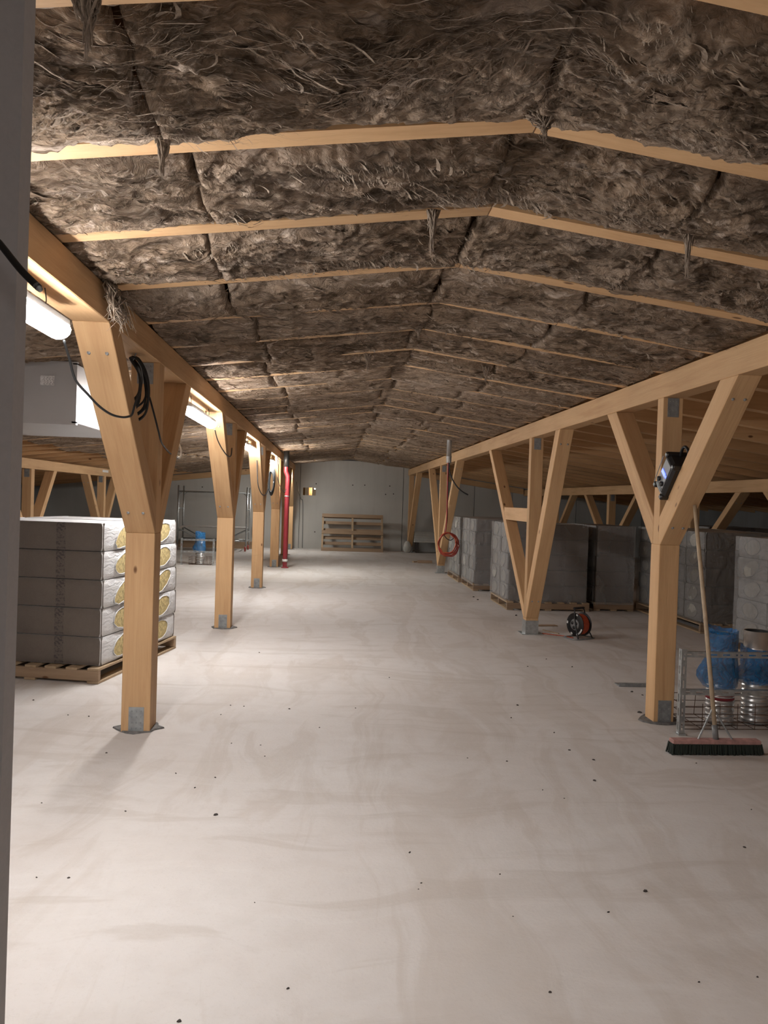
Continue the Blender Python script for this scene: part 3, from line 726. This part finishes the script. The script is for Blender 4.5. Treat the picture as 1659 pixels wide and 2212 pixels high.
def rstack(x0, x1, y0, depths, where, pal, seed, film, flabel, films=None, palw=None, paly=None, palx=0):
    D = sum(depths); cx = (x0+x1)/2; cy = y0+D/2
    stack(cx, cy, 0, x1-x0, depths, films or [BFILM, GFILM], where, pal, seed=seed, sides=(-1,), colnames=['near column,', 'rear column,', 'third column,', 'last column,'][:len(depths)] if len(depths) > 1 else None, group=WR, h=.236, palw=palw, paly=paly)
    if film: film_shell(x0, x1, y0, y0+D, .10, .132+5*.237, film, flabel, seed)
rstack(2.74, 3.96, 11.58, (.6, .6), 'wrapped stack behind the cable reel', 'wooden pallet of dark boards behind the cable reel', 21, CLEAR, 'clear film around the stack behind the cable reel', palw=1.28, paly=-.09)
rstack(2.66, 3.86, 13.92, (.62, .62), 'wrapped stack between the two V supports', 'wooden pallet poking out under the stack between the two V supports', 22, CLEAR, 'clear film around the stack between the V supports')
rstack(2.62, 3.82, 15.35, (.7, .7), 'glossy film stack behind the coiled red hose', 'wooden pallet under the glossy film stack by the red hose', 23, GLOSSF, 'crumpled glossy film on the stack behind the red hose')
rstack(4.12, 4.72, 11.62, (.6, .6), 'narrow dark stack left of the near right support', 'wooden pallet under the narrow dark stack', 24, CLEAR, 'clear film around the narrow dark stack', films=[BFILM, BFILM])
rstack(4.90, 6.05, 9.72, (.55, .55, .55, .5), 'long stack right of the near right support', 'wooden pallet jutting out behind the broom handle', 25, GLOSSF, 'glossy creased film on the long stack behind the broom handle', paly=-.06, palw=1.28)
rstack(4.74, 5.94, 7.32, (.66, .66), 'stack at the right edge behind the blue ducts', 'wooden pallet under the stack at the right edge', 26, CLEAR, 'clear film around the stack at the right edge', films=[BFILM, GFILM])
rstack(6.7, 7.9, 13.2, (.6, .6), 'far wrapped stack deep in the right aisle', 'wooden pallet under the stack deep in the right aisle', 27, None, '', films=[BFILM, GFILM])

# leaning pallet at the far wall
lp = thing('large_pallet', 'big wooden slatted pallet leaning against the far wall', 'pallet', (.70, 23.72, 0))
lp.rotation_euler = (R(-26), 0, 0); Wd, Hh = 1.92, 1.27
for x in (-Wd/2+.03, -.0, Wd/2-.03):
    MB().box(-.03, .03, .02, .11, 0, Hh).build('stringer', PWY, lp, bevel=.003, loc=(x, 0, 0))
for z, hh in ((.0, .12), (.58, .12), (Hh-.12, .12)):
    MB().box(-Wd/2, Wd/2, 0, .02, 0, hh).build('front_board', PW, lp, bevel=.003, loc=(0, 0, z))
for z in (.0, .26, .45, .71, .96, 1.17):
    MB().box(-Wd/2, Wd/2, .11, .13, 0, .10).build('back_board', PW, lp, bevel=.003, loc=(0, 0, z))

# ------------------------------------------------------------------ slotted frames, baskets, ducts
def slotted(b, p0, axis, L, wd, normal):
    # perforated strip along axis, width wd, 3 mm thick, real slots
    th = .003
    def bx(a0, a1, c0, c1):
        if axis == 'z': b.box(p0[0]+c0, p0[0]+c1, p0[1], p0[1]+th, p0[2]+a0, p0[2]+a1) if normal == 'y' else b.box(p0[0], p0[0]+th, p0[1]+c0, p0[1]+c1, p0[2]+a0, p0[2]+a1)
        else: b.box(p0[0]+a0, p0[0]+a1, p0[1], p0[1]+th, p0[2]+c0, p0[2]+c1)
    bx(0, L, 0, wd*.36); bx(0, L, wd*.64, wd)
    n = max(2, int(L/.09)); st = L/n
    for i in range(n+1):
        a = i*st-st*.22; bx(max(0, a), min(L, a+st*.44), wd*.36, wd*.64)
def slot_frame(loc, label, W=.76, H=.60):
    t = thing('slotted_frame', label, 'metal frame', loc, 0, 'slotted steel frames')
    for s in (0, 1):
        b = MB(); x = s*(W-.04)
        slotted(b, (x, 0, .012), 'z', H, .04, 'y')
        if s == 0: slotted(b, (x, 0.003, .012), 'z', H, .04, 'x')
        else: slotted(b, (x+.037, 0.003, .012), 'z', H, .04, 'x')
        b.box(x-.008, x+.048, -.012, .05, 0, .012)
        b.build('upright', GALV, t)
    for z in (.555, .285):
        b = MB(); slotted(b, (.0, .004, z), 'x', W, .04, 'y'); b.box(0, W, .007, .035, z+.037, z+.04)
        b.build('rail', GALV, t)
    return t
def basket(loc, label, W=.62, D=.42, H=.17):
    t = thing('wire_basket', label, 'wire basket', loc, 0, 'bent wire mesh baskets')
    b = MB(); r = .0028
    for z in (.004, H*.33, H*.66, H):
        b.tube([(0, 0, z), (W, 0.01, z), (W, D, z), (0.01, D, z), (0, 0, z)], r, 5)
    n = 6
    for i in range(n+1):
        x = W*i/n; b.tube([(x, 0, H+.02), (x, 0, 0.004), (x, D, .004), (x+.01, D, H+.015)], r, 5)
    for i in range(1, 4):
        y = D*i/4; b.tube([(0, y, H), (0, y, .004), (W, y, .004), (W, y, H)], r, 5)
    b.build('wire_mesh', RUST, t); return t
def duct(loc, label, r=.098, H=.69, film=(.30, .63), bandz=None, seed=1, open_top=True, cat='duct'):
    t = thing('spiral_duct', label, cat, loc, 0, 'galvanised ducts in blue film')
    prof = [(r, 0)]; z = 0
    while z < H*.42:
        prof += [(r, z+.012), (r+.006, z+.018), (r+.006, z+.026), (r, z+.032)]; z += .036
    prof += [(r, H*.45), (r, H*.8), (r+.004, H*.805), (r+.004, H*.815), (r, H*.82), (r, H), (r-.003, H), (r-.003, H*.5)]
    MB().lathe(prof, 32).build('duct_shell', STEEL, t, True)
    MB().lathe([(r-.0035, H-.004), (r-.006, H*.6), (.001, H*.6)], 32).build('shade_liner', BLACK, t, True)  # black liner, the shade inside the open duct put into its colour
    if bandz: MB().lathe([(r+.001, 0), (r+.0045, .002), (r+.0045, .034), (r+.001, .036)], 32, (0, 0, bandz)).build('red_seal_band', RED, t, True)
    if film:
        n, m = 26, 40; vs = []; s = seed
        for i in range(n+1):
            v = i/n; z = film[0]+(film[1]-film[0])*v
            for j in range(m):
                a = 2*math.pi*j/m
                nz = float(ridged(np.array(math.cos(a)*2+s+v*2), np.array(math.sin(a)*2+v*5+s), 3))
                lob = math.exp(-((v-.22)/.18)**2)*(.055*max(0, math.cos(a-math.pi))**2+.012)
                rr_ = r+.008+.014*max(0, nz)+lob
                vs.append((rr_*math.cos(a), rr_*math.sin(a), z+.025*max(0, math.cos(a-2.6))*(v > .9)+.01*nz*(i in (0, n))))
        MB().add(vs, [(i*m+j, i*m+(j+1) % m, (i+1)*m+(j+1) % m, (i+1)*m+j) for i in range(n) for j in range(m)]).build('blue_film', BLUEF, t, True)
    return t
slot_frame((2.515, 5.28, 0), 'slotted steel frame standing beside the broom and nearest right support')
basket((2.62, 5.42, 0), 'rusty wire basket around the feet of the blue wrapped ducts', .80, .40)
duct((2.975, 5.60, .012), 'galvanised duct in blue film with a red band, behind the broom', H=.67, bandz=.175, film=(.26, .69), seed=3)
duct((3.265, 5.62, .012), 'galvanised duct in blue film with open top, at the right edge', H=.69, film=(.29, .55), seed=9)
slot_frame((-3.38, 17.76, 0), 'slotted steel frame standing in front of the scaffold on the left')
basket((-3.20, 17.82, 0), 'rusty wire basket on the floor under the far blue wrapped duct', .50, .35)
duct((-2.98, 18.0, .012), 'blue wrapped duct standing in front of the scaffold', H=.60, film=(.26, .72), seed=5)

# ------------------------------------------------------------------ broom
br = thing('push_broom', 'wide push broom with dark bristles leaning on the near right support', 'broom', (2.575, 4.885, 0))
bl = MB(); g = random.Random(2)
for i in range(60):
    for j in range(7):
        x = -.30+.60*i/59+g.uniform(-.003, .003); y = -.028+.056*j/6
        lx = x*1.04+g.uniform(-.004, .004); ly = y*1.35+g.uniform(-.006, .006)
        bl.tube([(x, y, .072), (lx, ly, .001+g.uniform(0, .008))], [.0062, .0058], 4)
bl.build('bristles', BRIS, br, kind='stuff')
MB().box(-.30, .30, -.034, .034, .066, .096).build('broom_block', PINK, br, bevel=.006)
top = Vector((2.563, 5.268, 1.637))-Vector((2.575, 4.885, 0))
base = Vector((.005, 0, .09))
MB().tube([base, base.lerp(top, .5)+Vector((.004, 0, 0)), top], [.0145, .0145, .0135], 12).build('handle', HANDW, br, True)
MB().tube([base, base.lerp(top, .06)], .019, 12).build('handle_socket', GRPL, br, True)
for s in (-1, 1):
    MB().tube([(s*.115, 0, .094), tuple(base.lerp(top, .13))], .006, 6).build('stay', GALV2, br)

# ------------------------------------------------------------------ radio
rd = thing('site_radio', 'black site radio with blue display wedged in the right support', 'radio')
cR = px_at_x(1446, 1034, 2.44)
sl = math.atan2(1.03, 1.10)      # lean of the brace
m_ = Matrix.Translation((2.535, 5.425, 1.85)) @ Matrix.Rotation(R(42), 4, 'X')
rd.matrix_world = m_; FX = -.055
MB().box(-.13, .085, -.085, .085, -.16, .14).build('radio_body', DKPL, rd, bevel=.02)
MB().box(-.137, -.129, -.055, .055, -.125, .115).build('front_panel', GRPL, rd, bevel=.004)
MB().box(-.143, -.137, -.030, .040, .0, .032).build('display', BLUELED, rd, bevel=.002, label='lit blue display')
MB().box(-.143, -.137, -.050, -.036, .004, .026).build('display_button', BLUELED, rd, bevel=.002)
for yy in (-.03, .03):
    MB().lathe([(.018, -.151), (.018, -.137)], 16, (0, yy, -.06), 0, True).build('knob', DKPL, rd, True)
for z in (-.095, -.105, -.115):
    MB().box(-.141, -.137, -.05, .05, z, z+.004).build('grille_bar', GALV2, rd)
MB().tube(smoothpath([(-.04, .05, .13), (-.045, .055, .20), (-.04, .03, .235), (-.04, -.03, .235), (-.045, -.055, .20), (-.04, -.05, .13)], 6), .011, 10).build('carry_handle', DKPL, rd, True)
for yy in (-.07, .07):
    for zz in (-.15, .13):
        MB().box(-.14, .09, yy-.02, yy+.02, zz-.02, zz+.02).build('corner_guard', DKPL, rd, bevel=.008)
MB().box(-.06, -.01, -.0875, -.0855, .07, .11).build('side_sticker', GRPL, rd)
MB().tube([(-.14, .08, -.13), (-.14, .095, .10)], .003, 6).build('aerial', GALV2, rd)

# ------------------------------------------------------------------ cable reel
rc = thing('cable_reel', 'orange extension cable reel on the floor by the V support', 'cable reel', (3.06, 9.16, 0), R(-62))
ax = .17
MB().tube(smoothpath([(-.11, -.14, .008), (.0, -.17, .008), (.11, -.14, .008), (.11, .14, .008), (0, .17, .008), (-.11, .14, .008), (-.11, -.14, .008)], 5), .008, 8).build('stand', GALV2, rc, True)
for s in (-1, 1):
    MB().tube(smoothpath([(0.11, s*.12, .01), (.03, s*.09, ax), (0.0, s*.085, ax+.16), (-.01, s*.05, ax+.20)], 5), .008, 8).build('frame_arm', DKPL, rc, True)
MB().tube([(-.01, -.085, ax+.195), (-.01, .085, ax+.195)], .014, 10).build('grip', DKPL, rc, True)
for s in (-1, 1):
    y0 = s*.068
    MB().lathe([(.02, y0-.004), (.135, y0-.004), (.142, y0), (.135, y0+.004), (.02, y0+.004)], 32, (0, 0, ax), 1).build('flange', DKPL, rc, True)
b = MB()
MB().lathe([(.05, -.062), (.115, -.06), (.125, -.04), (.120, -.02), (.126, 0), (.120, .02), (.125, .04), (.115, .06), (.05, .062)], 32, (0, 0, ax), 1).build('cable_windings', ORNG, rc, True)
MB().lathe([(.001, -.085), (.062, -.084), (.070, -.072), (.07, -.068)], 24, (0, 0, ax), 1).build('socket_hub', GRPL, rc, True)
for k in range(3):
    a = 2*math.pi*k/3+.5
    MB().lathe([(.001, -.0895), (.020, -.089), (.022, -.083)], 14, (.036*math.cos(a), 0, ax+.036*math.sin(a)), 1).build('socket_cover', DKPL, rc, True)
for a0, a1 in ((-2.1, -1.85), (-1.3, -.35), (2.9, 3.15), (1.2, 1.4)):
    poly = [(.112*math.cos(a0+(a1-a0)*i/8), .112*math.sin(a0+(a1-a0)*i/8)) for i in range(9)]+[(.132*math.cos(a1-(a1-a0)*i/8), .132*math.sin(a1-(a1-a0)*i/8)) for i in range(9)]
    mm = MB().prism([(x, z+ax) for x, z in poly], -.0755, -.0725, axis=1); mm.build('reflector_strip', REFL, rc)
cable('orange_cable', [(2.98, 9.12, .008), (2.9, 9.25, .007), (2.76, 9.35, .007), (2.68, 9.42, .007)], .006, ORNG, 'end of orange cable lying between the reel and the V support', n=6)

# ------------------------------------------------------------------ hose, flue pipe, hanging hoses
PY = 13.14; PX = 2.003
fl = thing('steel_pipe_sleeve', 'short shiny steel pipe hanging from the roof near the V supports', 'pipe', (PX, PY, 2.285))
MB().lathe([(.046, .40), (.046, .12), (.050, .115), (.050, .10), (.046, .095), (.046, 0), (.040, 0), (.040, .1)], 20).build('pipe_sleeve', STEEL, fl, True)
cable('black_hose', [(PX+.01, PY, 2.5), (PX+.01, PY, 2.26), px_at_y(972, 1022, PY), px_at_y(982, 1044, PY-.02), px_at_y(996, 1060, PY-.03), px_at_y(1011, 1069, PY-.03)], .012, BLACK, 'black hose end curving out of the hanging steel pipe', 'hose')
hs = thing('hose_coil', 'coiled red hose dangling below the steel pipe in front of the V support', 'hose')
MB().tube(smoothpath([(PX-.012, PY, 2.45), (PX-.012, PY, 2.2), px_at_y(966, 1080, PY), px_at_y(965, 1120, PY), px_at_y(962, 1148, PY), px_at_y(955, 1158, PY)], 8), .011, 8).build('hose_drop', REDH, hs, True)
MB().tube(smoothpath([(PX+.0, PY+.012, 2.45), (PX, PY+.012, 2.2), px_at_y(967, 1080, PY+.012), px_at_y(966, 1125, PY+.012), px_at_y(960, 1155, PY+.012), px_at_y(972, 1167, PY+.012), px_at_y(983, 1160, PY+.012)], 8), .007, 8).build('thin_cable', BLACK, hs, True)
cc = px_at_y(967, 1173, PY)
for i in range(6):
    g = random.Random(i+40); pts = []
    for k in range(17):
        a = 2*math.pi*k/16; r_ = .150+.010*g.uniform(-1, 1)+.006*i
        pts.append((cc.x+r_*math.cos(a)+.008*(i-2), PY-.03+.012*i+.012*math.sin(a*2), cc.z+r_*1.15*math.sin(a)-.006*i))
    MB().tube(smoothpath(pts, 3), .0095, 8).build('hose_turn', REDH if i % 3 else ORNG, hs, True)

# ------------------------------------------------------------------ scaffold
sf = thing('mobile_scaffold', 'mobile tube scaffold with a plank deck at the far left', 'scaffold', (-3.40, 22.9, 0))
xs = (-.98, .98); ys = (-.40, .40)
for x in xs:
    for y in ys:
        MB().tube([(x, y, .16), (x, y, 1.86)], .024, 10).build('upright', GALV, sf, True)
        MB().lathe([(.001, -.02), (.07, -.02), (.075, 0), (.07, .02), (.001, .02)], 18, (x-.02, y, .076), 0).build('castor_wheel', REDH, sf, True)
        MB().box(x-.045, x-.03+.04, y-.012, y+.012, .07, .17).build('castor_fork', GALV2, sf)
for y in ys:
    for z in (1.69, .30):
        MB().tube([(-.98, y, z), (.98, y, z)], .020, 8).build('guard_rail', GALV, sf, True)
    for s in (-1, 1):
        MB().tube([(s*.98, y, 1.58), (s*.87, y, 1.69)], .012, 6).build('corner_stay', GALV2, sf)
        MB().tube([(s*.95, y, .62), (s*.35, y, .30)], .016, 8).build('diagonal', GALV2, sf)
for x in xs:
    for z in (.30, .55, 1.2):
        MB().tube([(x, -.4, z), (x, .4, z)], .017, 8).build('end_rung', GALV, sf, True)
for i in range(3):
    MB().box(-.95, .95, -.13, .13, 0, .03).build('deck_plank', simple('weathered_deck', (.45, .43, .41), .7, 0, .15, 8), sf, loc=(0, -.27+.27*i, .66))
tag(MB().tube(smoothpath([(-2.92, 22.49, .66), (-2.9, 22.44, .62), (-2.88, 22.42, .45), (-2.83, 22.42, .34)], 5), [.03]*5+[.05]*5+[.07]*5+[.05], 12).build('blue_bag', BLUEF, None, True), 'blue plastic bag hanging off the scaffold deck', 'bag')
# timber pile behind scaffold
for i in range(4):
    for j in range(2):
        tag(MB().box(-1.3, 1.3, -.06, .06, 0, .10).build('timber_plank', PW, loc=(-3.55+.05*j, 23.75+.13*i, .001+.102*j)), ['frontmost', 'second', 'third', 'rearmost'][i]+' squared timber in the '+('upper' if j else 'lower')+' layer of the pile behind the scaffold', 'timber', 'timber pile behind the scaffold')
tag(MB().box(-.07, .07, -.05, .05, 0, .28).build('fire_extinguisher_box', RED, loc=tuple(px_at_y(553, 1143, YF-.06)-Vector((0, 0, .14)))), 'narrow dark red box on the far wall right of the scaffold', 'box')

# ------------------------------------------------------------------ far right corner
sk = MB(); vs = []; n, m = 12, 16
for i in range(n+1):
    v = i/n; r_ = .16*math.sin(math.pi*(.08+.86*v))**.6*(1-.35*v)
    for j in range(m):
        a = 2*math.pi*j/m; vs.append((r_*math.cos(a)*(1+.1*math.sin(3*a+v*4)), r_*.7*math.sin(a), .36*v))
sk.add(vs, [(i*m+j, i*m+(j+1) % m, (i+1)*m+(j+1) % m, (i+1)*m+j) for i in range(n) for j in range(m)]+[tuple(range(m))[::-1], tuple(n*m+j for j in range(m))])
tag(sk.build('white_sack', SACK, None, True, loc=(2.42, 23.9, 0)), 'small white sack on the floor at the foot of the far right support', 'sack')
ws = thing('white_crate', 'wide white boxed unit on dark legs by the far wall', 'crate', (3.35, 24.1, 0))
MB().box(-.72, .75, -.25, .25, .33, .66).build('white_body', BOARD, ws, bevel=.01)
for z in (.40, .47, .54, .61): MB().box(-.722, .752, -.254, -.25, z, z+.008).build('groove_line', GALV2, ws)
for x in (-.65, .1, .65): MB().box(x, x+.08, -.22, .22, 0, .33).build('support_block', CRUMB, ws)
tag(MB().box(-.19, .19, -.05, .05, 0, .07).build('wood_offcut', PW, bevel=.004, loc=(2.50, 20.0, 0)), 'short wood offcut on the floor before the far right corner', 'offcut')
o = tag(MB().box(-.12, .12, -.04, .04, 0, .04).build('wood_offcut', PWY, bevel=.004, loc=(2.30, 20.15, 0)), 'small pale wood offcut left of the darker offcut', 'offcut'); o.rotation_euler = (0, 0, .5)
# metal strip and splinters on the floor
p = floorpt(1372, 1481); o = tag(MB().box(-.20, .20, -.055, .055, 0, .012).box(-.20, .20, -.055, -.05, .012, .03).build('metal_strip', GALV2, loc=(p.x+.03, p.y, 0)), 'flat grey metal strip on the floor left of the near right support', 'metal strip')
p = floorpt(1180, 1352); o = tag(MB().box(-.14, .14, -.045, .045, 0, .012).build('wood_offcut', PW, loc=(p.x, p.y, 0)), 'flat dark board scrap between V support and cable reel', 'offcut'); o.rotation_euler = (0, 0, .15)
p = floorpt(1184, 1362); o = tag(MB().box(-.15, .15, -.008, .008, 0, .01).build('wood_splinter', PWY, loc=(p.x, p.y-.12, 0)), 'thin pale wood splinter by the dark board scrap', 'splinter'); o.rotation_euler = (0, 0, 2.0)

# ------------------------------------------------------------------ hanging wool tufts
def tuft(px, py, L, wd, label, seed, y=None):
    d = FW+RT*((px-829.5)/1661)+UP*((1106-py)/1661)
    t_ = 1.0
    for _ in range(60):
        q = CAM+d*t_; t_ *= 1+.6*(float(roof(np.array(q.x)))-.045-q.z)/max(.3, abs(q.z-1.0))
    q = CAM+d*t_
    g = random.Random(seed); b = MB(); K = 95
    for i in range(K):
        a = g.uniform(0, 6.28); r0 = wd*g.uniform(.2, 1.3); ln = L*(.18+.82*g.random()**2.2); pts = []
        sw = g.uniform(-1, 1); sw2 = g.uniform(-1, 1)
        for k in range(6):
            u = k/5; rr_ = r0*(1-min(1, u*ln/L*1.6))+wd*.30*g.uniform(-1, 1)
            pts.append((math.cos(a+sw*u)*rr_+.05*L*sw2*u, math.sin(a+sw*u)*rr_*.8, .03-ln*u))
        w0 = g.uniform(.0008, .0042)
        b.tube(pts, [w0, w0*1.3, w0*1.2, w0, w0*.7, w0*.2], 5)
    o = b.build('wool_tuft', SHRED, None, True, loc=tuple(q)); return tag(o, label, 'wool tuft', 'tufts of loose wool hanging from the roof')
for a in [(190, 2, .17, .03, 'long wool tuft hanging over the top edge at the upper left', 1), (352, 318, .13, .02, 'wool tuft hanging over the second rafter on the left', 2),
          (935, 470, .20, .02, 'thin wool tuft dangling below the third rafter left of the ridge', 3), (1487, 515, .20, .018, 'thin wool tuft dangling from the third rafter on the right', 4),
          (1175, 262, .10, .05, 'wool clump stuffed over the ridge joint of the second rafter', 6), (795, 772, .16, .03, 'small dark wool tuft near the middle of the roof', 7),
          (1420, 850, .10, .03, 'wool wisp lapping over the right beam above the near support', 8), (1050, 800, .14, .03, 'loose wool tuft right of the ridge in the middle distance', 9),
          (905, 712, .11, .035, 'shaggy wool clump along the ridge in mid roof', 10)]: tuft(*a)
b = MB(); g = random.Random(77)
for i in range(45):
    a = g.uniform(-1, 1); pts = [(-1.150+g.uniform(0, .03)+.02*k*g.random(), 3.98+.10*a+.02*g.uniform(-1, 1)*k, 2.655-.045*k*g.uniform(.5, 1.2)) for k in range(6)]
    w0 = g.uniform(.0015, .006); b.tube(pts, [w0, w0*1.3, w0*1.2, w0, w0*.7, w0*.2], 5)
tag(b.build('wool_tuft', SHRED, None, True), 'wool tuft spilling over the left beam above the first support', 'wool tuft', 'tufts of loose wool hanging from the roof')

# ------------------------------------------------------------------ crumbs on the floor
cr = [(841, 1464, 3), (380, 1671, 4), (465, 1680, 4), (421, 1702, 4), (271, 1753, 4), (466, 1761, 8), (148, 1897, 5), (79, 1896, 4), (550, 1950, 3), (622, 2136, 6), (387, 2207, 8), (1230, 1621, 5), (1282, 1642, 5), (1284, 1687, 6),
      (1118, 1524, 5), (1104, 1551, 4), (1197, 1583, 4), (1172, 1707, 3), (1219, 1725, 3), (1394, 1926, 8), (1314, 1971, 5), (1188, 2144, 6), (1510, 2122, 4), (1636, 2111, 4), (1608, 1831, 5), (885, 1842, 5), (1080, 1889, 4),
      (910, 1908, 4), (904, 1921, 3), (1108, 1980, 3), (625, 1532, 4), (527, 1526, 3), (477, 1544, 3), (498, 1524, 3), (572, 1634, 3), (500, 1606, 3), (563, 1610, 3), (192, 1548, 4), (90, 1735, 3), (147, 1545, 3), (230, 1627, 4), (72, 1513, 4),
      (1504, 1649, 3), (1623, 1749, 3), (1236, 1441, 4), (1140, 1440, 3), (1180, 1424, 3), (1010, 1638, 3), (1095, 1645, 4), (1023, 1290, 4), (1032, 1296, 4), (1115, 1330, 5), (768, 1530, 3), (690, 1572, 3), (1350, 1480, 5), (1365, 1495, 5), (1388, 1502, 4), (1382, 1540, 8), (560, 1410, 3)]
for i, (px, py, s) in enumerate(cr):
    p = floorpt(px, py); dist = (p-CAM).length; r_ = s/1661*dist*.62; g = random.Random(i); b = MB(); n = 7; vs = []
    for (z, q) in ((0, .9), (.4, 1.0), (.75, .55)):
        for j in range(n):
            a = 2*math.pi*j/n; rr_ = r_*q*g.uniform(.7, 1.15); vs.append((rr_*math.cos(a), rr_*.55*math.sin(a), z*r_*g.uniform(.8, 1.1) if z else 0))
    b.add(vs, [(k*n+j, k*n+(j+1) % n, (k+1)*n+(j+1) % n, (k+1)*n+j) for k in range(2) for j in range(n)]+[tuple(range(n))[::-1], tuple(2*n+j for j in range(n))])
    o = b.build('floor_crumb', CRUMB, loc=(p.x, p.y, 0)); o.rotation_euler = (0, 0, g.uniform(-.9, .9))
    tag(o, 'small dark crumb of debris lying loose on the pale concrete floor', 'debris', 'loose crumbs on the floor')
